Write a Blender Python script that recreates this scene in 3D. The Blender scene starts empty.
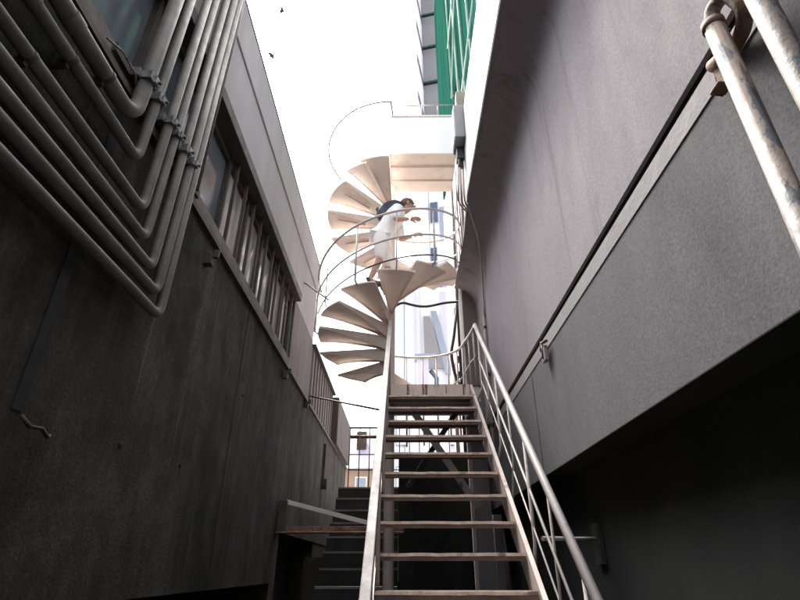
import bpy, bmesh, math, random
from mathutils import Vector, Matrix
random.seed(7)
S = bpy.context.scene
COL = S.collection
R = math.radians
PI = math.pi

# ------------------------------------------------------------------ helpers
class MB:
    """collects shapes, then links them as one mesh object"""
    def __init__(self): self.v = []; self.f = []; self.sm = []
    def add(self, vs, fs, smooth=False):
        n = len(self.v); self.v += [tuple(p) for p in vs]
        self.f += [tuple(i + n for i in f) for f in fs]; self.sm += [smooth] * len(fs)
    def box(self, x0, x1, y0, y1, z0, z1):
        vs = [(x, y, z) for z in (z0, z1) for y in (y0, y1) for x in (x0, x1)]
        self.add(vs, [(0, 2, 3, 1), (4, 5, 7, 6), (0, 1, 5, 4), (2, 6, 7, 3), (0, 4, 6, 2), (1, 3, 7, 5)])
        return self
    def prism(self, poly, axis, a, b):
        """polygon in the plane across axis, extruded from a to b"""
        def mk(p, t):
            return {'x': (t, p[0], p[1]), 'y': (p[0], t, p[1]), 'z': (p[0], p[1], t)}[axis]
        n = len(poly)
        vs = [mk(p, a) for p in poly] + [mk(p, b) for p in poly]
        fs = [tuple(range(n)), tuple(range(2 * n - 1, n - 1, -1))]
        fs += [(i, i + n, (i + 1) % n + n, (i + 1) % n) for i in range(n)]
        self.add(vs, fs); return self
    def tube(self, pts, r, seg=10, closed=False):
        pts = [Vector(p) for p in pts]; n = len(pts)
        rs = r if isinstance(r, (list, tuple)) else [r] * n
        rings = []; prev = None
        for i in range(n):
            t = (pts[min(i + 1, n - 1)] - pts[max(i - 1, 0)]).normalized()
            if prev is None:
                a = Vector((0, 0, 1)) if abs(t.z) < .9 else Vector((1, 0, 0))
                u = t.cross(a).normalized()
            else:
                u = (prev - t * prev.dot(t)).normalized()
            prev = u; w = t.cross(u)
            k = 1.0
            if 0 < i < n - 1:
                d1 = (pts[i] - pts[i-1]).normalized(); c = max(.5, t.dot(d1)); k = 1 / c
            rings.append([pts[i] + (u * math.cos(q) + w * math.sin(q)) * rs[i] * (k if k < 1.3 else 1.3) for q in [2 * PI * j / seg for j in range(seg)]])
        vs = [p for rg in rings for p in rg]; fs = []
        for i in range(n - 1):
            for j in range(seg):
                fs.append((i * seg + j, i * seg + (j + 1) % seg, (i + 1) * seg + (j + 1) % seg, (i + 1) * seg + j))
        self.add(vs, fs, True)
        self.add(rings[0], [tuple(range(seg - 1, -1, -1))]); self.add(rings[-1], [tuple(range(seg))])
        return self
    def bar(self, a, b, w, h, up=(0, 0, 1)):
        a = Vector(a); b = Vector(b); t = (b - a).normalized(); s = t.cross(Vector(up)).normalized(); u = s.cross(t)
        vs = [p + s * sx * w / 2 + u * su * h / 2 for p in (a, b) for sx, su in ((-1, -1), (1, -1), (1, 1), (-1, 1))]
        self.add(vs, [(3, 2, 1, 0), (4, 5, 6, 7)] + [(i, (i + 1) % 4, (i + 1) % 4 + 4, i + 4) for i in range(4)])
        return self
    def ball(self, c, r, seg=12, rings=8, m=None):
        sc = r if isinstance(r, (tuple, list)) else (r, r, r)
        vs = []; fs = []
        for i in range(rings + 1):
            th = PI * i / rings
            for j in range(seg):
                p = Vector((sc[0] * math.sin(th) * math.cos(2 * PI * j / seg), sc[1] * math.sin(th) * math.sin(2 * PI * j / seg), sc[2] * math.cos(th)))
                if m: p = m @ p
                vs.append(p + Vector(c))
        for i in range(rings):
            for j in range(seg):
                fs.append((i * seg + j, i * seg + (j + 1) % seg, (i + 1) * seg + (j + 1) % seg, (i + 1) * seg + j)[::-1])
        self.add(vs, fs, True); return self
    def build(self, name, mat, parent=None, origin=None, bevel=0):
        me = bpy.data.meshes.new(name)
        o = Vector(origin) if origin is not None else Vector((0, 0, 0))
        me.from_pydata([tuple(Vector(p) - o) for p in self.v], [], self.f)
        for p, s in zip(me.polygons, self.sm): p.use_smooth = s
        bm = bmesh.new(); bm.from_mesh(me); bmesh.ops.remove_doubles(bm, verts=bm.verts, dist=1e-5)
        bmesh.ops.recalc_face_normals(bm, faces=bm.faces); bm.to_mesh(me); bm.free()
        me.materials.append(mat)
        ob = bpy.data.objects.new(name, me); COL.objects.link(ob); ob.location = o
        if parent is not None:
            ob.parent = parent
            M_ = Matrix.Identity(4); q = parent
            while q is not None:
                M_ = Matrix.Translation(q.location) @ M_; q = q.parent
            # children keep world position: parents carry only translations
            ob.location = o - M_.translation
        if bevel:
            b = ob.modifiers.new('bevel', 'BEVEL'); b.width = bevel; b.segments = 2; b.limit_method = 'ANGLE'; b.angle_limit = R(40)
        return ob

def tag(o, label, cat, group=None, kind=None):
    if label: o['label'] = label
    if cat: o['category'] = cat
    if group: o['group'] = group
    if kind: o['kind'] = kind
    return o
def thing(name, loc, label, cat, group=None):
    o = bpy.data.objects.new(name, None); COL.objects.link(o); o.location = loc; o.empty_display_size = .2
    return tag(o, label, cat, group)
def structure(o): o['kind'] = 'structure'; return o
def fillet(pts, r, n=7):
    pts = [Vector(p) for p in pts]; out = [pts[0]]
    for i in range(1, len(pts) - 1):
        a = (pts[i-1] - pts[i]); b = (pts[i+1] - pts[i])
        d = min(r, a.length * .49, b.length * .49)
        p0 = pts[i] + a.normalized() * d; p1 = pts[i] + b.normalized() * d
        for k in range(n + 1):
            t = k / n; out.append((1-t)**2 * p0 + 2*t*(1-t) * pts[i] + t*t * p1)
    out.append(pts[-1]); return out

# ------------------------------------------------------------------ materials
def mat(name, col, rough=.7, metal=0, var=.15, scale=3.0, stretch=(1, 1, 1), bump=.0, bscale=40, stain=None, stain_amt=.5, stain_scale=2, stain_stretch=(1, 1, 1), stain_lo=.5, stain_hi=.65, spec=.5, grain=.0, gs=130):
    m = bpy.data.materials.new(name); m.use_nodes = True
    nt = m.node_tree; N = nt.nodes; L = nt.links; b = N['Principled BSDF']
    b.inputs['Roughness'].default_value = rough; b.inputs['Metallic'].default_value = metal
    b.inputs['Specular IOR Level'].default_value = spec
    tc = N.new('ShaderNodeTexCoord')
    def noise(sc, st, det=6, rg=.6):
        mp = N.new('ShaderNodeMapping'); mp.inputs['Scale'].default_value = st
        L.new(tc.outputs['Object'], mp.inputs['Vector'])
        n = N.new('ShaderNodeTexNoise'); n.inputs['Scale'].default_value = sc; n.inputs['Detail'].default_value = det; n.inputs['Roughness'].default_value = rg
        L.new(mp.outputs['Vector'], n.inputs['Vector']); return n
    def ramp(src, lo, hi, v0, v1):
        mr = N.new('ShaderNodeMapRange'); mr.inputs[1].default_value = lo; mr.inputs[2].default_value = hi
        mr.inputs[3].default_value = v0; mr.inputs[4].default_value = v1; L.new(src, mr.inputs[0]); return mr.outputs[0]
    def mix(kind, fac, a, b_):
        mx = N.new('ShaderNodeMix'); mx.data_type = 'RGBA'; mx.blend_type = kind
        for sock, val in ((mx.inputs[0], fac), (mx.inputs[6], a), (mx.inputs[7], b_)):
            if hasattr(val, 'is_linked'): L.new(val, sock)
            else: sock.default_value = val
        return mx.outputs[2]
    c = (*col, 1)
    n1 = noise(scale, stretch)
    cur = mix('MULTIPLY', 1.0, c, (1, 1, 1, 1))
    g = ramp(n1.outputs[0], .3, .7, 1 - var, 1 + var)
    cm = N.new('ShaderNodeCombineColor'); [L.new(g, cm.inputs[i]) for i in range(3)]
    cur = mix('MULTIPLY', 1.0, cur, cm.outputs[0])
    if grain:
        n3 = noise(gs, (1, 1, 1), 4, .75)
        g3 = ramp(n3.outputs[0], .3, .7, 1 - grain, 1 + grain)
        c3 = N.new('ShaderNodeCombineColor'); [L.new(g3, c3.inputs[i]) for i in range(3)]
        cur = mix('MULTIPLY', 1.0, cur, c3.outputs[0])
    for st in ([stain] if stain and not isinstance(stain, list) else (stain or [])):
        if not isinstance(st, dict): st = dict(col=st, amt=stain_amt, scale=stain_scale, stretch=stain_stretch, lo=stain_lo, hi=stain_hi)
        n2 = noise(st['scale'], st['stretch'], 8, .65)
        fac = ramp(n2.outputs[0], st['lo'], st['hi'], 0, st['amt'])
        cur = mix('MIX', fac, cur, (*st['col'], 1))
    L.new(cur, b.inputs['Base Color'])
    if bump:
        n4 = noise(bscale, (1, 1, 1), 8)
        bp = N.new('ShaderNodeBump'); bp.inputs['Strength'].default_value = bump; bp.inputs['Distance'].default_value = .02
        L.new(n4.outputs[0], bp.inputs['Height']); L.new(bp.outputs[0], b.inputs['Normal'])
    rr = noise(scale * 2.3, stretch); rv = ramp(rr.outputs[0], .3, .7, max(.02, rough - .1), min(1, rough + .1)); L.new(rv, b.inputs['Roughness'])
    return m

M = {}
M['asphalt'] = mat('asphalt', (.05, .05, .05), .9, bump=.4, bscale=90, var=.25)
M['paving'] = mat('pale_paving', (.42, .40, .38), .9, bump=.2)
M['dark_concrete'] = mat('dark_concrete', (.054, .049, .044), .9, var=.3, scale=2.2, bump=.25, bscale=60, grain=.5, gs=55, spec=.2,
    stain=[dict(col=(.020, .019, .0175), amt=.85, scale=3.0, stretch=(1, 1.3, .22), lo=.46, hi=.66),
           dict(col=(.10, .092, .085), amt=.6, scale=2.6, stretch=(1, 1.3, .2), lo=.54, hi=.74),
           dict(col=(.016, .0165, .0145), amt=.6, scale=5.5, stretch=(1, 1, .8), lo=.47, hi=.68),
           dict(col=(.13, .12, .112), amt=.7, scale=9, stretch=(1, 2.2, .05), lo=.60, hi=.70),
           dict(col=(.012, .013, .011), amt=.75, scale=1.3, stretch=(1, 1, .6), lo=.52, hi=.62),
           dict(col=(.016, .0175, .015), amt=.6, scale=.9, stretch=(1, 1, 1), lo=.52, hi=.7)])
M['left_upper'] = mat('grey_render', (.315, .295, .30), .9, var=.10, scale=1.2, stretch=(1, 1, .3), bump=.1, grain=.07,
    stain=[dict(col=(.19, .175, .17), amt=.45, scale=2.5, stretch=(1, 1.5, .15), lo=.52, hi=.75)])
M['cladding'] = mat('brown_cladding', (.085, .066, .058), .7, var=.35, scale=3.2, stretch=(1, 3, .12), bump=.1, grain=.1,
    stain=[dict(col=(.15, .13, .12), amt=.6, scale=3, stretch=(1, 3, .2), lo=.5, hi=.7)])
M['rust_box'] = mat('rust_brown_sheet', (.05, .031, .024), .7, var=.3, scale=3, stretch=(1, 1, .3), bump=.1)
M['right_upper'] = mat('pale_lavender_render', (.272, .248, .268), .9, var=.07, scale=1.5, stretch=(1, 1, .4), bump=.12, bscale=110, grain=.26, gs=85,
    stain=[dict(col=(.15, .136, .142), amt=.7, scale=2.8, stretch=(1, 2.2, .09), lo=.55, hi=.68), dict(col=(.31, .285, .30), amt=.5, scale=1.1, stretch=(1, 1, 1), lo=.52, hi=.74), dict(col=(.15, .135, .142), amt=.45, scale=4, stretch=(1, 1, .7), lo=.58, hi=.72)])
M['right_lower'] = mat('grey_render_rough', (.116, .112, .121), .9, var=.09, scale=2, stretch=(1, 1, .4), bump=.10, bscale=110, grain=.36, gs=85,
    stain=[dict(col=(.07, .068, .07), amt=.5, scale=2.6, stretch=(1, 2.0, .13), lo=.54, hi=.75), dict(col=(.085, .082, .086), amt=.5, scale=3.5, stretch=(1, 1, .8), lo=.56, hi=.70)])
M['soffit'] = mat('soffit_paint', (.24, .222, .22), .9, var=.08, bump=.15, grain=.15, gs=75)
M['fascia'] = mat('white_fascia_paint', (.80, .79, .80), .8, var=.04, scale=1, bump=.1)
M['strip'] = mat('pale_sealed_edge', (.30, .28, .29), .8, var=.08, bump=.15, grain=.06)
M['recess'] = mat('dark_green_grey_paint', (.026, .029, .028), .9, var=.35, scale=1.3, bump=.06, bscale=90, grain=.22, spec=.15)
M['void'] = mat('void_black', (.012, .012, .012), .9)  # near-black; the dark of recesses and openings is put into the colour
M['glass'] = mat('window_glass', (.10, .115, .13), .12, var=.3, scale=1.5, spec=.8)
M['reflect_pane'] = mat('reflection_tinted_glass', (.42, .375, .37), .2, var=.45, scale=2.6, stretch=(1, 3.0, .25), spec=.6)  # pale pinkish reflections are put into the pane colour
M['frame'] = mat('brown_window_frame', (.042, .034, .030), .6, var=.25, scale=8, stain=(.10, .08, .065), stain_amt=.5)
M['lintel'] = mat('dark_lintel', (.04, .033, .03), .6, var=.2)
M['sill'] = mat('weathered_sill', (.13, .11, .098), .8, var=.3, scale=4, bump=.2, stain=(.07, .055, .045), stain_amt=.8, stain_scale=5)
M['conduit'] = mat('grey_brown_conduit_paint', (.10, .091, .081), .65, var=.25, scale=6, grain=.18, gs=60, bump=.08, bscale=60, stain=(.06, .052, .045), stain_amt=.6, stain_scale=4)
M['zinc'] = mat('zinc_clamp', (.22, .22, .22), .4, .7, var=.4, scale=18, stain=(.03, .03, .03), stain_amt=.9, stain_scale=22)
M['black'] = mat('black_rubber', (.02, .02, .021), .6, var=.2)
M['darkiron'] = mat('dark_iron', (.045, .038, .034), .6, .2, var=.3, scale=10)
M['stairpaint'] = mat('pinkish_cream_stair_paint', (.56, .48, .44), .55, var=.12, scale=5, bump=.06, grain=.04,
    stain=[dict(col=(.13, .065, .035), amt=.85, scale=7, stretch=(1, 1, .6), lo=.60, hi=.68),
           dict(col=(.36, .30, .26), amt=.6, scale=3, stretch=(1, 1, .3), lo=.5, hi=.7)])
M['railpaint'] = mat('cream_rail_paint', (.40, .36, .345), .45, var=.10, scale=6, stain=(.25, .15, .10), stain_amt=.7, stain_scale=9, stain_lo=.60, stain_hi=.68)
M['treadsteel'] = mat('worn_brown_tread', (.16, .108, .08), .7, var=.3, scale=8, bump=.15, stain=(.09, .055, .04), stain_amt=.8, stain_scale=5)
M['nosing'] = mat('worn_nosing', (.78, .63, .54), .55, var=.25, scale=9, stretch=(2, 1, 1), stain=(.16, .09, .06), stain_amt=.8, stain_scale=8, stain_lo=.55, stain_hi=.65)
M['riserplate'] = mat('stained_riser_plate', (.80, .64, .55), .65, var=.12, scale=4, stain=[dict(col=(.10, .045, .02), amt=.95, scale=9, stretch=(1.6, 1, .10), lo=.535, hi=.57)])
M['spiral'] = mat('cream_spiral_paint', (.74, .635, .57), .6, var=.08, scale=3, bump=.05, grain=.03,
    stain=[dict(col=(.38, .28, .22), amt=.5, scale=4, stretch=(1, 1, 1), lo=.55, hi=.75)])
M['whitepanel'] = mat('white_panel_paint', (.85, .83, .82), .5, var=.03)
M['dimrail'] = mat('toned_down_pinkish_rail_paint', (.185, .165, .158), .6, var=.15, scale=5, stretch=(1, .6, 1), grain=.1, gs=80, stain=(.10, .07, .055), stain_amt=.7, stain_scale=9, stain_lo=.58, stain_hi=.68)  # darker copy of the rail paint, toned down against overexposure
M['peeling'] = mat('peeling_cream_paint', (.185, .150, .125), .55, var=.15, scale=9, bump=.25, bscale=35,
    stain=[dict(col=(.055, .06, .072), amt=1, scale=12, stretch=(1, 1, .4), lo=.555, hi=.575), dict(col=(.08, .045, .028), amt=.9, scale=18, stretch=(1, 1, .5), lo=.63, hi=.66)])
M['rusty'] = mat('rusty_steel', (.15, .085, .05), .7, .2, var=.4, scale=14, bump=.3, stain=(.36, .30, .26), stain_amt=.7, stain_scale=8)
M['plank'] = mat('pale_weathered_plank', (.62, .57, .54), .7, var=.2, scale=5, stretch=(.3, 2, 2))
M['concrete_step'] = mat('concrete_step', (.024, .023, .022), .9, var=.25, scale=4, bump=.25)
M['step_edge'] = mat('worn_step_edge', (.15, .14, .135), .8, var=.25, scale=7)
M['cream_wall'] = mat('cream_wall', (.42, .35, .335), .85, var=.06, scale=2, stretch=(1, 1, .3), stain=(.28, .22, .2), stain_amt=.5, stain_stretch=(1, 1, .2))
M['white_wall'] = mat('white_tower_wall', (.82, .82, .84), .8, var=.03, scale=.5)
M['lav_wall'] = mat('lavender_wall', (.62, .62, .72), .8, var=.06, scale=.7)
M['bluewin'] = mat('blue_window_glass', (.08, .11, .19), .15, var=.3, scale=.8)
M['bluegrey'] = mat('blue_grey_panel', (.30, .35, .44), .5, var=.1)
M['greybalc'] = mat('grey_balcony_panel', (.27, .265, .275), .8, var=.07, scale=.6)
M['dkgreen'] = mat('dark_green_edge', (.03, .07, .06), .7)
M['net'] = mat('green_mesh_net', (.016, .080, .058), 1.0, var=.4, scale=1.1, stretch=(1, 3, .15), spec=0)
M['scaff'] = mat('pale_green_scaffold_tube', (.36, .52, .46), .5, var=.15)
M['olive'] = mat('olive_steel_beam', (.13, .125, .09), .7, var=.2)
M['boxgrey'] = mat('grey_box_paint', (.20, .20, .205), .6, var=.05)
M['rooflav'] = mat('lavender_roof_tile', (.24, .215, .27), .8, var=.15, scale=3, stretch=(1, 6, 1))
M['tan'] = mat('tan_house_wall', (.36, .27, .20), .85, var=.1)
M['skin'] = mat('skin', (.42, .25, .18), .55, var=.08)
M['hair'] = mat('brown_hair', (.13, .075, .045), .6, var=.3, scale=40)
M['shirt'] = mat('white_cotton', (.80, .79, .78), .85, var=.04)
M['trouser'] = mat('off_white_cotton', (.78, .72, .70), .85, var=.05)
M['shoe'] = mat('dark_brown_leather', (.045, .028, .02), .5, var=.2)
M['bag'] = mat('navy_nylon', (.022, .028, .055), .6, var=.4, scale=9, bump=.3, bscale=30, stain=(.09, .10, .15), stain_amt=.5)
M['bird'] = mat('dark_feather', (.03, .03, .03), .8)

# ------------------------------------------------------------------ setting
g = structure(MB().box(-9, 60, -20, 13.78, -.3, 0).build('ground', M['asphalt']))
t = structure(MB().box(-.95, 80, 8.75, 13.8, 1.5, 2.80).box(-60, 80, 13.8, 140, 1.5, 2.80).build('terrace_ground', M['paving']))

# ---- left building
LB = thing('concrete_building', (-4, 3, 0), 'dark stained concrete building with barred window band along the left side', 'building')
# lower concrete wall face between window band and the overhang edge (with door opening near the far end)
w = MB()
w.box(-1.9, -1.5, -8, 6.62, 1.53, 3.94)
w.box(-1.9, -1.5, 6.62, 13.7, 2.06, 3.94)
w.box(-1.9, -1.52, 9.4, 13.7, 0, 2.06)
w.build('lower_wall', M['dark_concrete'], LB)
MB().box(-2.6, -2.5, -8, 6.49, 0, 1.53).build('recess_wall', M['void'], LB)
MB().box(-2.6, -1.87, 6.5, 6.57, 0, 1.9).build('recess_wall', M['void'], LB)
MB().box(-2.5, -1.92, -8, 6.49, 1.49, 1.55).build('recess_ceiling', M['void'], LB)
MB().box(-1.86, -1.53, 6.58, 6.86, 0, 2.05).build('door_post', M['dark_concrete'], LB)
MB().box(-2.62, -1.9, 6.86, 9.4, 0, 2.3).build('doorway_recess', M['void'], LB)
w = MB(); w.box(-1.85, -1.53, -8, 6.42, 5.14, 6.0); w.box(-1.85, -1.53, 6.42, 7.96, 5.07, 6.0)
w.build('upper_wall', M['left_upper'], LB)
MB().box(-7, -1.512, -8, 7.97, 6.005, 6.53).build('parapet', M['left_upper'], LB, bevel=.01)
MB().box(-1.62, -1.505, -8, 7.99, 6.53, 6.545).build('coping', M['lintel'], LB)
MB().box(-7, -1.86, 7.6, 7.95, 0, 6.0).build('end_wall', M['left_upper'], LB)
MB().box(-7, -1.9, 13.3, 13.68, 0, 3.94).build('rear_wall', M['dark_concrete'], LB)
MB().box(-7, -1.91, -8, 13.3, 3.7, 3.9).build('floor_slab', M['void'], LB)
MB().box(-1.62, -1.44, -8, 6.40, 5.02, 5.14).build('lintel', M['lintel'], LB, bevel=.006)
MB().box(-1.72, -1.465, -8, 13.7, 3.935, 3.975).build('ledge', M['lintel'], LB)
MB().box(-1.74, -1.505, -8, 6.42, 3.975, 4.13).build('sill', M['sill'], LB, bevel=.006)
# window band: clear panes near, farther panes with pinkish reflections painted in
ys = [-6, -4.2, -2.4, -.9, .25, 1.35, 2.05, 2.95, 3.55, 4.15, 4.75, 5.35, 5.9, 6.36]
for i in range(len(ys) - 1):
    a, b = ys[i], ys[i+1]
    fr = MB()
    for y in (a, b): fr.box(-1.66, -1.57, y - .02 + (.0215 if y == a else 0), y + .02 - (.0215 if y == b else 0), 4.13, 5.02)
    fr.box(-1.655, -1.575, a + .04, b - .04, 4.13, 4.19); fr.box(-1.655, -1.575, a + .04, b - .04, 4.96, 5.02)
    wd = fr.build('window', M['frame'], LB)
    MB().box(-1.63, -1.615, a + .02, b - .02, 4.17, 4.98).build('pane', M['glass'] if i < 8 else M['reflect_pane'], wd)
# guard bars in front of the farther windows
y = 3.62
while y < 6.36:
    MB().box(-1.545, -1.515, y - .010, y + .010, 4.131, 5.019).build('guard_bar', M['frame'], LB)
    y += .285
# low wing
MB().box(-7, -1.53, 6.42, 7.96, 3.975, 5.07).build('clad_wall', M['cladding'], LB)
w = MB().box(-7, -1.53, 7.98, 10.78, 3.975, 5.0)
for k in range(10): w.box(-1.53, -1.515, 8.05 + k * .28, 8.07 + k * .28, 3.98, 4.99)
w.build('clad_wall', M['cladding'], LB)
MB().box(-7, -1.47, 7.98, 10.8, 5.0, 5.04).build('coping', M['lintel'], LB)
MB().box(-7, -1.40, 10.83, 13.4, 3.98, 4.98).build('rust_panel_box', M['rust_box'], LB, bevel=.01)
MB().box(-1.4985, -1.496, 4.43, 4.437, 1.54, 3.93).build('wall_joint', M['void'], LB)
# concrete joint, bolts, brackets on the wall
MB().prism([(1.90, 2.22), (1.96, 2.22), (1.975, 2.6), (1.965, 3.94), (1.895, 3.94), (1.905, 2.7)], 'x', -1.498, -1.494).build('wall_joint', M['void'], LB)
for (y, z, s) in ((3.27, 3.75, .05), (6.05, 3.81, .05), (7.56, 3.87, .05)):
    MB().box(-1.5, -1.44, y - s * .6, y + s * .6, z - s, z + s).box(-1.44, -1.40, y - s * .3, y + s * .3, z + s * .2, z + s * 1.6).build('wall_bracket', M['darkiron'], LB, bevel=.004)
for (y, z, r_) in ((2.734, 2.256, .02), (3.53, 2.29, .016), (2.2, 2.9, .01), (4.6, 3.1, .012), (1.5, 2.75, .012)):
    MB().ball((-1.5, y, z), (.012, r_, r_), 8, 6).build('bolt_hole', M['void'], LB)
MB().tube([(-1.47, 1.93, 2.20), (-1.45, 1.97, 2.165), (-1.45, 2.04, 2.175), (-1.46, 2.10, 2.155), (-1.48, 2.14, 2.17)], .008, 6).build('loose_wire', M['black'], LB)
MB().box(-1.52, -1.40, 9.72, 9.86, 2.95, 3.12).box(-1.52, -1.45, 9.74, 9.84, 3.12, 3.75).build('meter_box', M['dark_concrete'], LB, bevel=.01)

# ---- conduits on the left wall
spec = [(1.93, 3.77, .042, .15), (2.06, 3.62, .030, .08), (2.225, 3.41, .029, .08), (2.325, 3.29, .029, .07),
        (2.455, 3.18, .029, .07), (2.575, 3.085, .031, .07), (2.655, 2.975, .029, .07)]
words = ['thickest grey brown conduit bending upward, highest of the wall conduits',
         'thin conduit bending up just below the thickest conduit on the left wall',
         'third conduit down, turning upward between its neighbours on the dark wall',
         'middle conduit of the seven bent ones on the dark left wall',
         'fifth conduit down, bending upward on the stained concrete wall',
         'second lowest of the bent conduits on the left wall',
         'lowest bent conduit, its corner farthest down the dark left wall']
for i, (y, z, r_, br) in enumerate(spec):
    x = -1.425 - .004 * (i % 2)
    top = 7.2
    c = thing('conduit_pipe', (x, y, z), words[i], 'pipe', 'conduits bent upward on the left wall')
    MB().tube(fillet([(x, -7, z + .02), (x, y, z), (x, y + .10, top)], br, 10), r_, 14).build('pipe', M['conduit'], c)
    for q in range(3):
        yy = y - .55 - .42 * i * (.5 if q else .8) - 1.15 * q
        MB().tube([(x, yy - .035, z + .002), (x, yy + .035, z + .002)], r_ + .004, 14).build('coupling', M['conduit'], c)
        y2 = yy + .28
        MB().tube([(x, y2 - .011, z + .002), (x, y2 + .011, z + .002)], r_ + .003, 14).box(-1.498, x, y2 - .011, y2 + .011, z - r_ - .02, z + r_ + .02).build('saddle_clip', M['darkiron'], c)
    if i < 6:
        zc = 4.08; yc = y + .10 * (zc - z) / (top - z)
        k = MB().tube([(x, yc, zc - .028), (x, yc, zc + .028)], r_ + .009, 14)
        k.box(x - .05, x - r_ * .2, yc - r_ - .03, yc + r_ + .03, zc - .03, zc + .03)
        k.box(x + .002, x + r_ + .012, yc - r_ - .012, yc + r_ * .2, zc - .03, zc + .026)
        k.box(x + r_ * .4, x + r_ + .022, yc - .018, yc + .018, zc - .024, zc + .024)
        cl = k.build('pipe_clamp', M['zinc'], c)
        MB().tube([(x + r_ + .005, yc + .014, zc), (x + r_ + .036, yc + .014, zc)], .010, 6).build('clamp_bolt', M['darkiron'], cl)
thin = thing('thin_conduit_pipe', (-1.43, 2.75, 4.0), 'pair of slim vertical conduits crossing the window band beside the bent conduits', 'pipe')
for dy in (0, .045): MB().tube([(-1.44, 2.745 + dy, 4.02), (-1.44, 2.80 + dy, 7.2)], .014, 8).build('pipe', M['conduit'], thin)
rail = thing('clamp_rail', (-1.48, 2.3, 4.08), 'horizontal metal rail that holds the clamped conduits under the windows', 'rail')
MB().box(-1.499, -1.478, 1.72, 2.92, 4.05, 4.11).build('channel', M['darkiron'], rail)
MB().tube([(-1.46, 1.62, 4.0), (-1.44, 1.72, 4.035), (-1.44, 1.86, 4.04), (-1.45, 1.90, 4.0)], .006, 6).build('hanging_wire', M['zinc'], rail)

# ---- right building
RB = thing('rendered_building', (3, 2, 0), 'pale grey rendered building with overhanging soffit along the right side', 'building')
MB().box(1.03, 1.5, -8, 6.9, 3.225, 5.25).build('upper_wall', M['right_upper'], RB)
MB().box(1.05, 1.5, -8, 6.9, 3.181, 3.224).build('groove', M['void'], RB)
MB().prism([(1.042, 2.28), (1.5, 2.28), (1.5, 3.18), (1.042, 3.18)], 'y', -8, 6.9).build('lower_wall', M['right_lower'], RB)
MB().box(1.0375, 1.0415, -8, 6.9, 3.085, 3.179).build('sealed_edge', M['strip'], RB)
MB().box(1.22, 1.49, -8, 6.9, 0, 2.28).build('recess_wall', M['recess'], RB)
sof = [(.70, -8), (1.5, -8), (1.5, 6.9), (.86, 6.9), (.70, 4.4)]
MB().prism(sof, 'z', 5.25, 5.27).build('soffit', M['soffit'], RB)
fa = [(.695, -8), (1.5, -8), (1.5, 4.42), (.695, 4.42)]
cv = [(1.0295 - .29 * (1 - math.cos(q)), 4.90 + .349 * math.sin(q)) for q in [R(5 * k) for k in range(19)]]
cm_ = MB(); cm_.add([(x, y, z) for y in (-8, 6.44) for x, z in cv], [(k, k + 1, k + 20, k + 19) for k in range(18)], True)
cm_.build('cove', M['right_upper'], RB)
MB().prism(fa, 'z', 5.272, 6.33).build('fascia', M['fascia'], RB)
MB().prism([(.70, 4.424), (1.5, 4.424), (1.5, 6.9), (.85, 6.9)], 'z', 5.272, 5.36).build('eave_slab', M['cream_wall'], RB)
MB().box(.84, 1.03, 6.45, 6.9, 0, 5.25).build('pilaster', M['soffit'], RB)
MB().box(1.5, 9, -8, 6.9, 0, 6.3).build('main_volume', M['right_lower'], RB)
MB().box(1.034, 1.218, -8, 6.9, 2.272, 2.277).build('underside_shade', M['recess'], RB)  # dark sheet below the block; the shade there is put into its colour
# hairline joints on the rendered lower wall
for y0 in (3.95,):
    MB().box(1.0395, 1.0415, y0, y0 + .004, 2.30, 3.055).build('wall_joint', M['recess'], RB)

# vertical steel pipes near the camera on the right
LD = thing('pipe_ladder', (.95, .95, 2.3), 'peeling cream steel pipes standing beside the right wall, top bent to a wall bracket', 'ladder')
MB().tube([(.95, 1.003, 0), (.95, .995, 3.15)], .029, 16).build('rail_pipe', M['peeling'], LD)
MB().tube(fillet([(.95, .994, 3.12), (.951, .985, 3.20), (.964, .925, 3.20), (.985, .912, 3.10), (1.005, .974, 3.075), (1.02, 1.06, 3.11), (1.032, 1.147, 3.158)], .045, 7), .022, 14).tube([(.95, .996, 3.13), (.95, .995, 3.158)], .033, 16).build('return_bend', M['rusty'], LD)
MB().tube([(.95, .835, 0), (.95, .835, 4.4)], .03, 16).build('rail_pipe', M['peeling'], LD)
MB().tube([(.96, .97, 3.09), (1.0, 1.06, 3.085), (1.05, 1.11, 3.09)], .010, 8).build('stay', M['rusty'], LD)
MB().box(1.024, 1.036, 1.10, 1.15, 3.02, 3.13).box(.985, 1.024, 1.10, 1.15, 3.02, 3.03).build('wall_bracket', M['rusty'], LD, bevel=.004)
# small bracket further along the groove
BK = thing('wall_bracket', (1.03, 3.42, 3.0), 'small rusty bracket fixed across the groove of the right wall', 'bracket')
MB().box(1.0, 1.028, 3.38, 3.46, 2.98, 3.09).build('plate', M['strip'], BK, bevel=.004)
MB().tube([(1.01, 3.33, 3.10), (1.0, 3.42, 3.12), (1.02, 3.52, 3.10)], .012, 8).tube([(1.0, 3.42, 3.0), (1.0, 3.42, 3.13)], .010, 8).build('hook', M['rusty'], BK)

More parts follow.
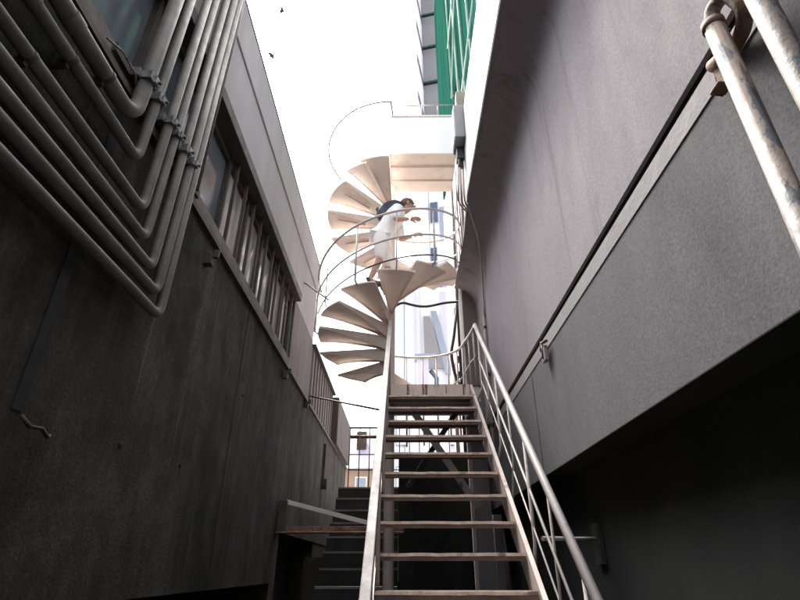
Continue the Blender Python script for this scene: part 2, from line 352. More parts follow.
# conduit and cable at the far end of the right wall
CD = thing('wall_conduit', (1.03, 5.8, 3.2), 'slim pale conduit running down the far end of the right wall', 'pipe')
MB().tube([(1.012, 5.74, 4.50), (1.012, 5.76, 4.1), (1.005, 5.80, 3.0), (1.005, 5.8, 2.4)], .016, 8).build('pipe', M['railpaint'], CD)
for z in (4.6, 4.0, 3.4): MB().box(.992, 1.029, 5.73, 5.80, z - .3, z - .27).build('clip', M['darkiron'], CD)
CB = tag(MB().tube(fillet([(.715, 4.47, 5.23), (.80, 4.72, 5.16), (.90, 5.03, 5.16), (.985, 5.45, 5.02), (1.015, 5.70, 4.78), (1.015, 5.735, 4.45)], .3, 6), .011, 8).build('loose_cable', M['railpaint'], None, (.715, 4.45, 5.23)),
         'thin pale cable sagging beneath the soffit to the right wall', 'cable')

# ------------------------------------------------------------------ straight steel staircase
RISE, GO, Y0, Z0 = .195, .231, 5.54, 3.515
XL_, XR_ = -.165, .738
ST = thing('steel_staircase', (.3, 2, 0), 'straight open steel staircase with cream handrails climbing to the spiral stair', 'staircase')
slope = RISE / GO
for x in (XL_ - .012, XR_ + .012):
    sy = lambda y: Z0 - slope * (Y0 - y)
    yb = Y0 - Z0 / slope
    poly = [(yb - .02, 0), (yb + .20, 0), (Y0 + .02, sy(Y0) - .24), (Y0 + .02, sy(Y0) - .02), (Y0 - .08, sy(Y0 - .08) + .03), (yb - .02, .03)]
    MB().prism(poly, 'x', x - .006, x + .006).prism([(yb - .02, .04), (Y0 - .08, sy(Y0 - .08) + .036), (Y0 - .08, sy(Y0 - .08) + .03), (yb - .02, .034)], 'x', x - .014, x + .014).build('stringer', M['stairpaint'], ST)
for k in range(1, 18):
    y = Y0 - GO * k; z = Z0 - RISE * k
    if k <= 17:
        tr = MB().box(XL_, XR_, y + .007, y + .245, z - .012, z).box(XL_, XR_, y + .0065, y + .012, z - .042, z - .0125).build('tread', M['treadsteel'], ST)
        nb = MB(); n_ = 12
        # nosing lip, slightly dented along its length
        for j in range(n_):
            a = XL_ + (XR_ - XL_) * j / n_; b = XL_ + (XR_ - XL_) * (j + 1) / n_
            d0 = random.Random(k * 31 + j).uniform(-.002, .002); d1 = random.Random(k * 31 + j + 1).uniform(-.002, .002)
            vs = [(a, y, z - .017 + d0), (b, y, z - .017 + d1), (b, y, z + .001 + d1), (a, y, z + .001 + d0), (a, y + .006, z - .017 + d0), (b, y + .006, z - .017 + d1), (b, y + .006, z + .001 + d1), (a, y + .006, z + .001 + d0)]
            nb.add(vs, [(0, 1, 2, 3), (7, 6, 5, 4), (3, 2, 6, 7), (4, 5, 1, 0)])
        nb.build('nosing', M['nosing'], tr)
MB().box(XL_, XR_, Y0 - .006, Y0, Z0 - .135, Z0 - .002).build('riser_plate', M['riserplate'], ST)
MB().box(XL_ - .04, .90, Y0, 6.66, Z0 - .02, Z0 - .001).build('landing', M['treadsteel'], ST)
fr = MB()
fr.box(XL_ - .02, .86, Y0 + .012, Y0 + .06, Z0 - .20, Z0 - .022).box(XL_ - .02, .86, 6.60, 6.66, Z0 - .06, Z0 - .022)
fr.box(XL_ - .05, XL_ - .0, Y0 + .07, 6.59, Z0 - .10, Z0 - .022).box(.83, .88, Y0 + .07, 6.59, Z0 - .10, Z0 - .022)
fr.build('landing_frame', M['stairpaint'], ST)
MB().bar((.10, 5.75, 3.28), (.86, 6.30, 2.30), .08, .012, (0, 1, .3)).build('brace', M['stairpaint'], ST)
MB().bar((.62, 5.75, 3.28), (.05, 6.6, 2.55), .06, .012, (0, 1, .3)).build('brace', M['darkiron'], ST)
MB().box(.80, .86, 6.50, 6.56, 0, Z0 - .11).build('support_post', M['stairpaint'], ST)
# right handrail, then round the landing to the central pole
SX, SY, SR = -.177, 6.47, .992
def P3(a, r_, z): return (SX + r_ * math.cos(a), SY + r_ * math.sin(a), z)
def rline(y): return Z0 - slope * (Y0 - y) + .76
xr = lambda y: .76 + (.84 - .76) * (y - 2.33) / (5.37 - 2.33)
top = [(xr(1.75), 1.75, rline(1.75)), (xr(3.5), 3.5, rline(3.5)), (.838, 5.30, rline(5.30))]
arc = [(.838, 5.42, 4.20), (.836, 5.62, 4.22), (.832, 5.95, 4.29)] + [P3(R(a), 1.0, 4.40 + .22 * (a / 90) ** 1.2) for a in range(0, 96, 8)]
hr = MB().tube(top + arc[:1], .023, 12).tube(fillet([top[-1]] + arc, .1, 4), .019, 12).build('handrail', M['railpaint'], ST)
mid = MB()
for h in (.42, .2):
    mid.tube([(xr(1.9), 1.9, rline(1.9) - .76 + h), (.836, 5.30, rline(5.30) - .76 + h)], .009 if h > .3 else .006, 8)
mid.build('mid_rail', M['railpaint'], ST)
MB().tube([(.836, 5.32, 3.8)] + [(.836, 5.62, 3.86), (.832, 5.95, 3.93)] + [P3(R(a), 1.0, 3.98) for a in range(0, 96, 8)], .009, 8).build('mid_rail', M['railpaint'], ST)
for k in range(0, 15, 2):
    y = 5.24 - GO * k
    if y < 1.8: break
    z = Z0 - slope * (Y0 - y); x = xr(y)
    p = [(.768, y, z - .06), (x, y, z + .12), (x, y, rline(y) - .01)] if k % 4 == 0 else [(.768, y, z - .04), (x + .006, y + .02, z + .30), (x, y, rline(y) - .01)]
    MB().tube(p, 0.012 if k % 4 == 0 else .008, 8).build('baluster', M['railpaint'], ST)
for a, x_, y_ in ((0, .836, 5.60), (0, .831, 6.0)):
    MB().tube([(x_, y_, Z0), (x_, y_, 4.18 + (y_ - 5.6) * .3)], .012, 8).build('baluster', M['railpaint'], ST)
for a in (5, 20, 34, 48, 62, 77, 92):
    MB().tube([P3(R(a), 1.0, Z0 - .30 if a > 15 else Z0 - .06), P3(R(a), 1.0, 4.40 + .22 * (a / 90) ** 1.2)], .012 if a != 22 else .02, 8).build('baluster', M['railpaint'], ST)
# left handrail
xl = -.154
MB().bar((xl, 1.7, rline(1.7)), (xl + .004, 5.58, rline(5.58)), .046, .06).build('handrail', M['dimrail'], ST, bevel=.004)
for k in range(0, 15, 3):
    y = 5.40 - GO * k; z = Z0 - slope * (Y0 - y)
    MB().tube([(xl, y, z - .05), (xl, y, rline(y) - .01)], .014, 8).build('baluster', M['railpaint'], ST)
# stay from the railing to the recessed right wall
STAY = thing('wall_stay', (1.2, 3.5, 1.82), 'thin steel stay from the right handrail to the dark recessed wall', 'bracket')
MB().tube([(.80, 3.25, 1.83), (1.20, 3.52, 1.84)], .012, 8).build('rod', M['railpaint'], STAY)
MB().box(1.195, 1.219, 3.46, 3.58, 1.70, 1.93).build('flange', M['darkiron'], STAY)

# ------------------------------------------------------------------ spiral staircase
SP = thing('spiral_staircase', (SX, SY, 0), 'cream steel spiral staircase winding around a central pole to the upper landing', 'staircase')
PH, DP, ZA, DZ = R(113.1), R(29.5), 4.1786, .1659
MB().tube([(SX, SY, 0), (SX, SY, 7.9)], .062, 20).build('pole', M['spiral'], SP)
def tread_z(i): return ZA + i * DZ if i >= 0 else ZA + i * .215
SPECIAL = {-2: (36, 62, 3.80), -1: (63, 99, 4.015), 15: (195, 228.5, 6.66), 16: (230, 250, 6.83), 17: (243, 269, 6.90)}
def spiral_tread(i):
    a0 = PH + i * DP + R(.5); a1 = a0 + DP - R(1.0); z = tread_z(i)
    if i in SPECIAL: a0, a1, z = R(SPECIAL[i][0]), R(SPECIAL[i][1]), SPECIAL[i][2]
    na, nr = 8, 9; r0, r1 = .055, SR
    m = MB(); tops = []; bots = []
    for j in range(na + 1):
        a = a0 + (a1 - a0) * j / na
        for q in range(nr + 1):
            r_ = r0 + (r1 - r0) * q / nr
            u = (r_ - r0) / (r1 - r0)
            d = .022 + .17 * (1 - u) ** 1.5
            e = abs(2 * j / na - 1)
            if e < .99: d = d * .86 + .002
            tops.append(P3(a, r_, z)); bots.append(P3(a, r_, z - d - .010 * (1 if e > .99 else 0)))
    nn = len(tops); W = nr + 1; fs = []
    for j in range(na):
        for q in range(nr):
            k = j * W + q
            fs.append((k, k + W, k + W + 1, k + 1)); fs.append((nn + k, nn + k + 1, nn + k + W + 1, nn + k + W))
    for q in range(nr):
        fs.append((q, q + 1, nn + q + 1, nn + q)); k = na * W + q; fs.append((k + 1, k, nn + k, nn + k + 1))
    for j in range(na):
        k = j * W + nr; fs.append((k, k + W, nn + k + W, nn + k)); k = j * W; fs.append((k + W, k, nn + k, nn + k + W))
    m.add(tops + bots, fs)
    tr = m.build('tread', M['spiral'], SP)
    if not 11 <= i <= 15: return tr
    am = (a0 + a1) / 2 + R(2)
    MB().bar(P3(am, .40, z - .115), P3(am, SR - .16, z - .030), .012, .03).build('rib', M['spiral'], tr)
    return tr
for i in range(-2, 18): spiral_tread(i)
# upper landing
zt = 7.165
MB().box(SX - .01, .80, 5.70, 5.96, zt - .03, zt).box(SX - .01, .80, 5.975, 6.27, zt - .04, zt).box(SX - .01, .80, 6.285, 6.57, zt - .03, zt).build('landing', M['spiral'], SP)
fr = MB()
for y in (5.968, 6.278): fr.box(SX, .79, y - .005, y + .005, zt - .07, zt - .005)
fr.box(SX - .026, SX - .012, 5.70, 6.40, zt - .07, zt)
fr.build('landing_frame', M['spiral'], SP)
MB().box(SX - .01, .82, 5.675, 5.698, zt - .05, 7.86).build('landing_panel', M['whitepanel'], SP, bevel=.004)
MB().box(SX - .01, .84, 5.66, 5.70, 7.862, 7.89).build('panel_cap', M['spiral'], SP)
ur = MB()
ur.tube([P3(R(a), 1.06, 7.78 + .12 * min(1, (a - 150) / 90)) for a in range(150, 271, 6)] + [(SX + .03, 5.69, 7.9)], .014, 8)
ur.build('upper_rail', M['zinc'], SP)
ur = MB().tube([(-.15, 5.68, 8.11), (.80, 5.68, 8.13)], .010, 8)
for x in (.3, .55, .8): ur.tube([(x, 5.68, 7.88), (x, 5.68, 8.12)], .008, 6)
ur.build('upper_rail', M['railpaint'], SP)
MB().tube([(.075, 5.66, 7.88), (.085, 5.66, 11.6)], .006, 6).build('antenna_rod', M['darkiron'], SP)
# helical guard rails of the first turn
def helix(i0, i1, r_, h, n=60):
    out = []
    for k in range(n + 1):
        q = i0 + (i1 - i0) * k / n; a = PH + q * DP
        out.append(P3(a, r_, ZA + (q - .5) * DZ + h))
    return out
hd = MB().tube(helix(2.0, 12.2, 1.04, .86), .017, 10).build('handrail', M['railpaint'], SP)
MB().tube(helix(2.6, 12.2, 1.035, .44), .013, 8).build('mid_rail', M['railpaint'], SP)
MB().tube(helix(2.9, 10, 1.02, .13), .010, 8).build('bottom_rail', M['darkiron'], SP)  # dark colour stands in for the rail's silhouette against the sky
for q in range(2, 13):
    a = PH + (q + .5) * DP; z = ZA + q * DZ
    r_ = 1.035
    MB().tube([P3(a, SR - .02, z - .02), P3(a, r_, z + .02), P3(a, r_, z + .86)], .008 if q % 2 else .012, 8).build('baluster', M['railpaint'], hd)

# rods tying the spiral stair to the left building
rodm = tag(MB().tube([(-1.54, 6.9, 5.62), (-1.05, 6.35, 5.02)], .012, 8).build('tie_rod', M['darkiron'], None, (-1.54, 6.9, 5.62)),
           'dark tie rod from the left building to the spiral handrail', 'rod')
rodm = tag(MB().tube([(-1.54, 8.1, 4.17), (-.22, 6.6, 3.50)], .014, 8).build('tie_rod', M['darkiron'], None, (-1.54, 8.1, 4.17)),
           'black tie rod from the left building to the straight stair landing', 'rod')

# ------------------------------------------------------------------ lower left: beam, plank, steps, terrace railing
BM = thing('rusty_beam', (-1.5, 6.8, 2.05), 'rusty angle beam spanning from the left wall to the stair', 'beam')
MB().box(-1.52, .0, 6.62, 6.68, 2.04, 2.12).box(-1.52, .0, 6.50, 6.62, 2.04, 2.055).build('angle', M['rusty'], BM, bevel=.004)
MB().box(-1.49, -1.40, 6.54, 6.60, 2.058, 2.40).build('upright', M['darkiron'], BM)
PL = tag(MB().bar((-1.44, 6.72, 2.40), (-.40, 6.74, 2.155), .09, .05).build('sloping_plank', M['plank'], None, (-1.44, 6.72, 2.40)), 'pale weathered plank sloping down above the rusty beam', 'plank')
CS = thing('concrete_steps', (-.1, 6.8, 0), 'dark concrete steps rising behind the steel staircase to the terrace', 'steps')
for k in range(15):
    y = 5.0 + .255 * k; z = .19 * (k + 1) - .03
    if k >= 5: pass
    s = MB().box(-1.04, -.08, y, y + .27 if k < 14 else 8.76, max(0, z - .5), z - .003).build('step', M['concrete_step'], CS)
    MB().box(-1.038, -.082, y - .012, y + .03, z - .026, z).build('step_edge', M['step_edge'], s)
MB().box(-1.26, -1.045, 7.2, 7.5, 0, 1.80).build('side_pier', M['dark_concrete'], CS)
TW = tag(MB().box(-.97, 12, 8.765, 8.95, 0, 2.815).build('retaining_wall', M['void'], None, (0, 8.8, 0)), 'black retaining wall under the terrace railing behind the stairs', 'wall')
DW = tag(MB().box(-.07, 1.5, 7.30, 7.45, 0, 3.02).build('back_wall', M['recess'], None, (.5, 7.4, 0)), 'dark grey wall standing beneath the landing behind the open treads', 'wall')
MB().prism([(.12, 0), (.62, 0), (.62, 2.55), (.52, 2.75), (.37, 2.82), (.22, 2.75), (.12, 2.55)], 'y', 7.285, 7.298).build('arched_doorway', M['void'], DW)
TR = thing('terrace_railing', (0, 8.85, 2.82), 'dark iron railing along the terrace edge behind the staircase', 'railing')
MB().tube([(-.93, 8.85, 3.83), (2.5, 8.85, 3.83)], .018, 8).build('top_rail', M['darkiron'], TR)
MB().tube([(-.93, 8.85, 3.13), (2.5, 8.85, 3.13)], .010, 8).tube([(-.93, 8.85, 3.38), (2.5, 8.85, 3.38)], .010, 8).build('mid_rail', M['darkiron'], TR)
MB().tube([(-.93, 8.87, 3.68), (2.5, 8.87, 3.68)], .03, 8).build('rusty_pipe', M['rusty'], TR)
for k in range(21):
    x = -.92 + .17 * k
    MB().tube([(x, 8.85, 2.81), (x, 8.85, 3.83)], .010, 6).build('baluster', M['darkiron'], TR)

# ------------------------------------------------------------------ far end of the alley
FB = thing('cream_building', (3, 9, 0), 'cream walled building beyond the right wall, behind the spiral stair', 'building')
MB().box(1.13, 6, 7.0, 11.5, 0, 10.35).build('wall', M['cream_wall'], FB)
for z in (4.2, 6.4, 8.4):
    fw = MB().box(1.10, 1.13, 8.2, 9.6, z, z + 1.1).build('window', M['white_wall'], FB)
    MB().box(1.09, 1.10, 8.28, 9.52, z + .08, z + 1.02).build('pane', M['bluegrey'], fw)
GS = thing('netted_scaffold', (1.3, 6, 6.33), 'green netted scaffold with pale tubes on top of the right buildings', 'scaffold')
MB().box(1.12, 1.16, 4.3, 6.92, 6.34, 17).box(1.12, 1.16, 6.92, 11.2, 10.7, 19).build('net', M['net'], GS)
MB().box(1.165, 5, 4.35, 11.1, 10.72, 16.9).build('wrapped_core', M['net'], GS)
for y in (4.5, 5.3, 6.1, 6.85, 7.7):
    MB().tube([(1.08, y, 6.34 if y < 6.9 else 10.7), (1.08, y, 19)], .024, 8).build('upright_tube', M['scaff'], GS)
for z in (9.2, 12.4, 15.4):
    MB().tube([(1.06, 4.3 if z < 17 else 6.9, z), (1.06, 7.8, z)], .02, 8).build('ledger_tube', M['scaff'], GS)
for z in (10.5,):
    MB().tube([(1.04, 4.6, z + 2.8), (1.04, 7.6, z)], .018, 8).build('brace_tube', M['scaff'], GS)
MB().box(.62, 1.30, 4.15, 4.29, 6.345, 6.62).build('base_beam', M['olive'], GS, bevel=.01)
JB = thing('junction_box', (.64, 4.3, 5.9), 'grey electrical junction box on the edge of the white fascia beside the upper landing', 'box')
MB().box(.580, .693, 4.13, 4.42, 5.88, 6.37).build('casing', M['boxgrey'], JB, bevel=.008)
MB().box(.572, .58, 4.16, 4.39, 5.91, 6.34).build('lit_side', M['fascia'], JB, bevel=.002)  # white sheet on the left side; the light there is put into its colour
MB().box(.605, .685, 4.28, 4.40, 5.71, 5.878).tube([(.63, 4.30, 5.6), (.63, 4.30, 5.72)], .018, 8).tube([(.665, 4.33, 5.6), (.665, 4.33, 5.72)], .018, 8).build('cable_gland', M['black'], JB, bevel=.006)
for q, x_ in enumerate((.615, .645, .67)):
    MB().tube(fillet([(x_, 4.33, 5.66), (x_ - .01, 4.34, 5.35), (x_ - .02 + .01 * q, 4.42, 5.22), (.70 + .02 * q, 4.60, 5.225)], .15, 6), .009, 6).build('cable', M['cream_wall'], JB)
UP = thing('utility_post', (.90, 7.5, 2.8), 'dark utility post with pale ducts and clamps behind the spiral stair', 'post')
MB().tube([(.90, 7.56, 2.8), (.92, 7.56, 8.9)], .03, 10).build('post', M['darkiron'], UP)
MB().tube([(.985, 7.5, 2.8), (.985, 7.5, 5.6)], .035, 10).tube([(1.03, 7.45, 3.3), (1.06, 7.45, 8.7)], .055, 12).build('duct', M['railpaint'], UP)
MB().tube([(.78, 7.5, 2.8), (.79, 7.5, 4.5)], .025, 10).build('duct', M['cream_wall'], UP)
for z in (4.3, 4.55, 5.4): MB().box(.84, .97, 7.49, 7.62, z, z + .07).build('clamp', M['black'], UP)
for dx in (0, .04, .09):
    MB().tube(fillet([(1.0 + dx, 7.38, 8.3), (.97 + dx, 7.33, 7.2), (1.02 + dx * .6, 7.36, 6.3), (.99 + dx * .5, 7.40, 5.0)], .4, 6), .011, 6).build('cable', M['rust_box'], UP)
DC = tag(MB().tube(fillet([(-.13, 7.35, 5.43), (-.02, 7.35, 5.50), (.32, 7.35, 5.40), (.70, 7.4, 5.52), (.90, 7.5, 5.58), (1.02, 7.3, 5.52), (1.08, 7.05, 5.0)], .2, 6), .022, 8).build('sagging_cable', M['black'], None, (.3, 7.35, 5.4)),
         'thick black cable sagging from the utility post behind the spiral pole', 'cable')
DC2 = tag(MB().tube(fillet([(.88, 7.46, 5.5), (.80, 7.42, 4.9), (.74, 7.42, 4.65), (.78, 7.42, 4.3), (.87, 7.46, 4.1)], .2, 5), .024, 8).build('coiled_cable', M['black'], None, (.8, 7.42, 4.6)),
          'black cable looped down the side of the utility post', 'cable')

# white tower with grey balcony stack, far behind
TWR = thing('white_tower', (1.5, 21, 2.8), 'tall white tower with blue windows and a stack of grey balconies', 'building')
ca, sa = .9748, .2230   # its side wall is turned about 13 degrees from the alley
def tp(u, v, z): return (.68 + u * ca + v * sa, 20 + v * ca - u * sa, z)
def tbox(m, u0, u1, v0, v1, z0, z1):
    vs = [tp(u, v, z) for z in (z0, z1) for v in (v0, v1) for u in (u0, u1)]
    m.add(vs, [(0, 2, 3, 1), (4, 5, 7, 6), (0, 1, 5, 4), (2, 6, 7, 3), (0, 4, 6, 2), (1, 3, 7, 5)]); return m
tbox(MB(), -.30, 0, 0, 9, 2.8, 46).build('wall', M['white_wall'], TWR)
for k in range(6):
    z = 26.0 + 3.3 * k
    wv = tbox(MB(), -.02, .02, .9, 6.4, z, z + .75).build('window', M['lav_wall'], TWR)
    tbox(MB(), .02, .035, 1.0, 6.3, z + .07, z + .68).build('pane', M['bluewin'], wv)
for k in range(5):
    z = 26.2 + 3.55 * k
    bl = tbox(MB(), .02, 1.75, 3.2, 5.5, z + .22, z + 3.5).build('balcony', M['greybalc'], TWR)
    tbox(MB(), .03, 1.85, 3.1, 5.4, z + .08, z + .22).build('balcony_edge', M['dkgreen'], bl)
tbox(MB(), .022, 1.75, 3.6, 8.4, 2.8, 26.1).build('wing', M['white_wall'], TWR)
for (u0, u1, z0, z1, mm) in ((.10, .52, 18.9, 20.3, 'bluewin'), (.62, .98, 17.6, 19.9, 'bluegrey'), (.05, .38, 15.6, 17.2, 'bluewin'), (.55, .95, 14.2, 16.0, 'bluegrey'), (.1, .6, 13.4, 15.0, 'bluewin')):
    f_ = tbox(MB(), u0 - .05, u1 + .05, 3.56, 3.595, z0 - .05, z1 + .05).build('window', M['lav_wall'], TWR)
    tbox(MB(), u0, u1, 3.53, 3.555, z0, z1).build('pane', M[mm], f_)
# white block with tall strips behind the first landing
WB = thing('white_block', (.5, 16, 2.8), 'white block with tall lavender strips seen behind the first landing', 'building')
MB().box(-.45, 4, 16, 19, 2.8, 10.6).build('wall', M['white_wall'], WB)
for x, w_, mm in ((.02, .03, 'bluegrey'), (.36, .10, 'lav_wall'), (.56, .05, 'lav_wall'), (1.3, .2, 'lav_wall')):
    MB().box(x, x + w_, 15.96, 15.995, 3.2, 10.4).build('strip', M[mm], WB)
MB().prism([(.70, 9.4), (.92, 9.4), (1.35, 7.5), (.72, 7.5)], 'y', 15.90, 15.955).build('sloping_panel', M['greybalc'], WB)
MB().prism([(.95, 9.6), (1.15, 9.6), (1.62, 7.3), (1.38, 7.3)], 'y', 15.88, 15.95).build('sloping_panel', M['bluegrey'], WB)
for k, (x, z) in enumerate(((-.25, 3.3), (.25, 3.3), (.8, 3.3), (1.3, 3.3), (-.25, 5.0), (1.25, 5.0))):
    f_ = MB().box(x, x + .36, 15.96, 15.99, z, z + 1.1).build('window', M['bluegrey'], WB)
    MB().box(x + .04, x + .32, 15.945, 15.958, z + .04, z + 1.06).build('pane', M['white_wall'], f_)
AC = thing('rooftop_cooler', (.75, 15, 6.3), 'blue grey cooling unit on a stand behind the landing railing', 'machine')
MB().box(.42, .76, 14.5, 15, 6.25, 7.4).build('casing', M['lav_wall'], AC, bevel=.02)
MB().box(.34, .98, 14.4, 14.9, 7.3, 7.42).build('lid', M['bluegrey'], AC, bevel=.01)
MB().tube([(.98, 14.6, 6.2), (1.0, 14.6, 6.7), (.82, 14.6, 6.95)], .07, 8).build('hose', M['bluewin'], AC)
MB().box(.3, 1.3, 14.4, 15.1, 2.8, 6.24).build('stand', M['white_wall'], AC)
# small house behind the terrace railing
HS = thing('small_house', (-1.4, 16, 2.8), 'small tan house with lavender tiled roof behind the terrace railing', 'house')
MB().box(-2.4, -.60, 16, 19, 2.8, 4.32).build('wall', M['tan'], HS)
MB().prism([(15.85, 4.32), (19.2, 4.32), (17.6, 5.75), (17.4, 5.75)], 'x', -2.5, -.55).build('roof', M['rooflav'], HS)
f_ = MB().box(-1.45, -1.1, 15.96, 15.998, 3.3, 4.1).build('window', M['white_wall'], HS); MB().box(-1.42, -1.13, 15.945, 15.958, 3.34, 4.06).build('pane', M['bluegrey'], f_)
MB().box(-1.5, -1.2, 16.6, 16.9, 5.0, 5.6).build('chimney', M['rust_box'], HS)

# ------------------------------------------------------------------ person walking down the spiral stair
PE = thing('person', (-.27, 6.07, 5.01), 'person in white shirt and pale trousers leaning forward on the spiral stair', 'person')
def skin_obj(name, verts, edges, radii, matl, parent, lv=2):
    me = bpy.data.meshes.new(name); me.from_pydata(verts, edges, []); me.materials.append(matl)
    o = bpy.data.objects.new(name, me); COL.objects.link(o)
    o.modifiers.new('skin', 'SKIN'); s = o.modifiers.new('sub', 'SUBSURF'); s.levels = lv; s.render_levels = lv
    if not me.skin_vertices: me.skin_vertices.new(name='skin')
    for i, r_ in enumerate(radii):
        me.skin_vertices[0].data[i].radius = r_ if isinstance(r_, tuple) else (r_, r_); me.skin_vertices[0].data[i].use_root = (i == 0)
    for p in me.polygons: p.use_smooth = True
    o.modifiers['skin'].use_smooth_shade = True
    o.parent = parent
    return o
# local frame: +x is the way the person faces, z up, feet at 0
jt = dict(pelvis=(-.05, 0, .80), waist=(-.02, 0, .94), chest=(.12, 0, 1.10), neck=(.24, 0, 1.21), throat=(.27, 0, 1.24), jaw=(.31, 0, 1.275), head=(.325, 0, 1.335), crown=(.325, 0, 1.395),
          hipL=(-.04, .09, .77), kneeL=(.06, .09, .43), ankL=(.0, .09, .08), toeL=(.15, .09, .035),
          hipR=(-.04, -.09, .77), kneeR=(-.03, -.10, .44), ankR=(-.17, -.10, .10), toeR=(-.04, -.10, .04),
          shL=(.17, .165, 1.15), elL=(.22, .22, .92), wrL=(.38, .20, .97), shR=(.17, -.165, 1.15), elR=(.15, -.23, .93), wrR=(.34, -.20, .965))
rad = dict(pelvis=(.12, .11), waist=(.12, .10), chest=(.13, .105), neck=.055, throat=.05, jaw=.065, head=.085, crown=.06, hipL=.085, kneeL=.055, ankL=.038, toeL=.035, hipR=.085, kneeR=.055, ankR=.038, toeR=.035,
           shL=.055, elL=.042, wrL=.028, shR=.055, elR=.042, wrR=.028)
keys = list(jt); ix = {k: i for i, k in enumerate(keys)}
ed = [('pelvis', 'waist'), ('waist', 'chest'), ('chest', 'neck'), ('neck', 'throat'), ('throat', 'jaw'), ('jaw', 'head'), ('head', 'crown'), ('pelvis', 'hipL'), ('hipL', 'kneeL'), ('kneeL', 'ankL'), ('ankL', 'toeL'),
      ('pelvis', 'hipR'), ('hipR', 'kneeR'), ('kneeR', 'ankR'), ('ankR', 'toeR'), ('chest', 'shL'), ('shL', 'elL'), ('elL', 'wrL'), ('chest', 'shR'), ('shR', 'elR'), ('elR', 'wrR')]
skin_obj('body', [jt[k] for k in keys], [(ix[a], ix[b]) for a, b in ed], [rad[k] for k in keys], M['skin'], PE)
def grow(r_, d): return tuple(q + d for q in r_) if isinstance(r_, tuple) else r_ + d
def cloth(name, ks, extra, es, d, matl):
    vs = [jt[k] for k in ks] + [e[0] for e in extra]; rr = [grow(rad[k], d) for k in ks] + [e[1] for e in extra]
    skin_obj(name, vs, es, rr, matl, PE)
lerp = lambda a, b, t_: tuple(a[i] + (b[i] - a[i]) * t_ for i in range(3))
cloth('shirt', ['waist', 'chest', 'neck', 'shL', 'elL', 'shR', 'elR', 'pelvis'], [((-.075, 0, .72), (.14, .135))], [(0, 1), (1, 2), (1, 3), (3, 4), (1, 5), (5, 6), (0, 7), (7, 8)], .034, M['shirt'])
kl = lerp(jt['kneeL'], jt['ankL'], .15); kr = lerp(jt['kneeR'], jt['ankR'], .15)
cloth('shorts', ['pelvis', 'hipL', 'kneeL', 'hipR', 'kneeR'], [(kl, .072), (kr, .072), ((-.03, 0, .90), .085)], [(0, 1), (1, 2), (2, 5), (0, 3), (3, 4), (4, 6), (0, 7)], .03, M['trouser'])
for s_ in ('L', 'R'):
    a = Vector(jt['ank' + s_]); b = Vector(jt['toe' + s_])
    hl = a + Vector((-.05, 0, -.045)); mdl = (hl + b) / 2 + Vector((0, 0, -.0))
    skin_obj('shoe', [tuple(hl), tuple(mdl), tuple(b + Vector((.05, 0, 0))), tuple(a + Vector((0, 0, .03)))], [(0, 1), (1, 2), (0, 3)], [.045, .047, .042, .048], M['shoe'], PE)
# face and hair
hc = Vector(jt['head'])
f = MB().ball((hc + Vector((.085, 0, -.015))), (.022, .014, .026), 8, 6).build('nose', M['skin'], None); f.parent = PE
for sy_ in (-.034, .034):
    f = MB().ball(hc + Vector((.078, sy_, .012)), .010, 8, 6).build('eye', M['hair'], None); f.parent = PE
    f = MB().ball(hc + Vector((-.005, sy_ * 2.5, -.005)), (.018, .012, .03), 8, 6).build('ear', M['skin'], None); f.parent = PE
f = MB().ball(hc + Vector((.076, 0, -.055)), (.010, .024, .006), 8, 6).build('mouth', M['rust_box'], None); f.parent = PE
f = MB().ball(hc + Vector((-.022, 0, .035)), (.098, .094, .085), 14, 10).build('hair', M['hair'], None); f.parent = PE
# hands: palm, four fingers and a thumb of their own chains in one mesh part
for s_ in ('L', 'R'):
    w_ = Vector(jt['wr' + s_]); e_ = Vector(jt['el' + s_]); dr = (w_ - e_).normalized(); sd = Vector((0, 1, 0)); sd = (sd - dr * sd.dot(dr)).normalized(); dn = dr.cross(sd)
    if dn.z > 0: dn = -dn
    vs = [w_, w_ + dr * .05, w_ + dr * .085]; es = [(0, 1), (1, 2)]; rr = [(.026, .022), (.036, .018), (.034, .016)]
    for q, (off, ln) in enumerate(((-.03, .062), (-.010, .075), (.010, .07), (.03, .055))):
        b0 = len(vs); vs += [w_ + dr * .088 + sd * off, w_ + dr * (.088 + ln * .45) + sd * off * 1.1 + dn * .012, w_ + dr * (.088 + ln * .8) + sd * off * 1.1 + dn * .038]
        es += [(2, b0), (b0, b0 + 1), (b0 + 1, b0 + 2)]; rr += [.0095, .009, .0075]
    b0 = len(vs); sg = -1 if s_ == 'L' else 1
    vs += [w_ + dr * .04 + sd * .04 * sg, w_ + dr * .075 + sd * .055 * sg + dn * .012, w_ + dr * .095 + sd * .05 * sg + dn * .03]; es += [(0, b0), (b0, b0 + 1), (b0 + 1, b0 + 2)]; rr += [.012, .010, .0085]
    skin_obj('hand', [tuple(v) for v in vs], es, rr, M['skin'], PE, 1)
PE.location = (-.27, 6.07, 5.010); PE.scale = (1.08, 1.08, 1.08); PE.rotation_euler = (0, 0, 0)
BG = thing('backpack', (-.27, 6.07, 6.13), 'dark navy backpack worn on the back of the person in white', 'bag')
skin_obj('pack_body', [(-.03, 0, .0), (-.075, 0, .12), (-.06, 0, .25), (-.0, 0, .34)], [(0, 1), (1, 2), (2, 3)], [(.12, .13), (.125, .165), (.11, .16), (.07, .12)], M['bag'], BG)
skin_obj('front_pocket', [(-.15, 0, .05), (-.165, 0, .15)], [(0, 1)], [(.05, .10), (.05, .10)], M['bag'], BG)
BG.rotation_euler = (0, R(46), 0); BG.scale = (1.22, 1.22, 1.22)

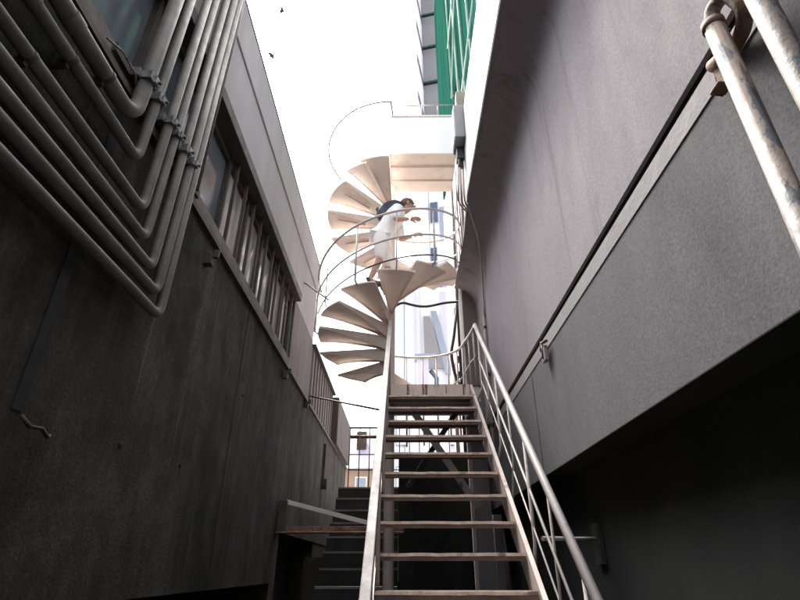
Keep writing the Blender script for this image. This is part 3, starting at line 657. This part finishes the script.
# ------------------------------------------------------------------ birds
def bird(loc, rz, label):
    b = thing('bird', loc, label, 'bird', 'birds flying above the alley')
    m = MB().ball((0, 0, 0), (.26, .07, .06), 10, 6).ball((.27, 0, .02), .06, 8, 6)
    m.add([(-.22, -.03, 0), (-.22, .03, 0), (-.45, .08, .0), (-.45, -.08, 0), (-.22, 0, .02), (-.45, 0, .02)], [(0, 1, 2, 3), (4, 1, 2, 5), (4, 0, 3, 5), (2, 3, 5), (0, 1, 4)])
    o = m.build('body', M['bird'], None); o.parent = b
    for s_ in (-1, 1):
        w_ = MB(); w_.add([(.12, .04 * s_, 0), (-.10, .04 * s_, 0), (.05, .32 * s_, .12), (-.10, .30 * s_, .12), (-.12, .62 * s_, .05), (.0, .04 * s_, .025), (-.02, .30 * s_, .135)],
                          [(0, 1, 3, 2), (2, 3, 4), (0, 5, 6, 2), (5, 1, 3, 6), (2, 6, 4), (6, 3, 4), (0, 1, 5)])
        o = w_.build('wing', M['bird'], None); o.parent = b
    b.rotation_euler = (0, R(-8), rz); b.scale = (2.3, 1.0, 1.1)
bird((-15.2, 40, 64.05), R(25), 'small dark bird flying in the white sky, higher of the two')
bird((-15.5, 40, 55.5), R(-30), 'small dark bird flying in the white sky, lower of the two')

# ------------------------------------------------------------------ light, camera
SUN_EL, SUN_AZ = R(66), R(-25)          # azimuth measured from +Y toward +X
W = bpy.data.worlds.new('World'); S.world = W; W.use_nodes = True
nt = W.node_tree; bgn = nt.nodes['Background']; sk = nt.nodes.new('ShaderNodeTexSky'); sk.sky_type = 'NISHITA'; sk.sun_disc = False
sk.sun_elevation = SUN_EL; sk.sun_rotation = SUN_AZ; sk.dust_density = 6; sk.air_density = 1.2; sk.ozone_density = 1
hs = nt.nodes.new('ShaderNodeHueSaturation'); hs.inputs['Saturation'].default_value = .22
nt.links.new(sk.outputs[0], hs.inputs['Color']); nt.links.new(hs.outputs[0], bgn.inputs['Color']); bgn.inputs['Strength'].default_value = .15
sl = bpy.data.lights.new('sun', 'SUN'); sl.energy = 1.2; sl.angle = R(25); sl.color = (1, .96, .9)
so = bpy.data.objects.new('sun', sl); COL.objects.link(so)
dv = Vector((math.sin(SUN_AZ) * math.cos(SUN_EL), math.cos(SUN_AZ) * math.cos(SUN_EL), math.sin(SUN_EL)))
so.rotation_euler = dv.to_track_quat('Z', 'Y').to_euler(); so.location = (0, 0, 30)

cam = bpy.data.cameras.new('camera'); co = bpy.data.objects.new('camera', cam); COL.objects.link(co); S.camera = co
f_px = 510.0; cam.sensor_width = 36; cam.lens = 36 * f_px / 800; cam.clip_start = .02; cam.clip_end = 500
pitch = math.atan(268 / f_px); yaw = math.atan(4 / f_px * math.cos(pitch))
co.location = (0, 0, 1.68); co.rotation_euler = (PI / 2 + pitch, 0, yaw)
S.view_settings.view_transform = 'Standard'; S.view_settings.look = 'None'; S.view_settings.gamma = 1; S.view_settings.use_curve_mapping = False
S.view_settings.exposure = 2.4
S.cycles.max_bounces = 8; S.cycles.diffuse_bounces = 5
S.cycles.use_denoising = True
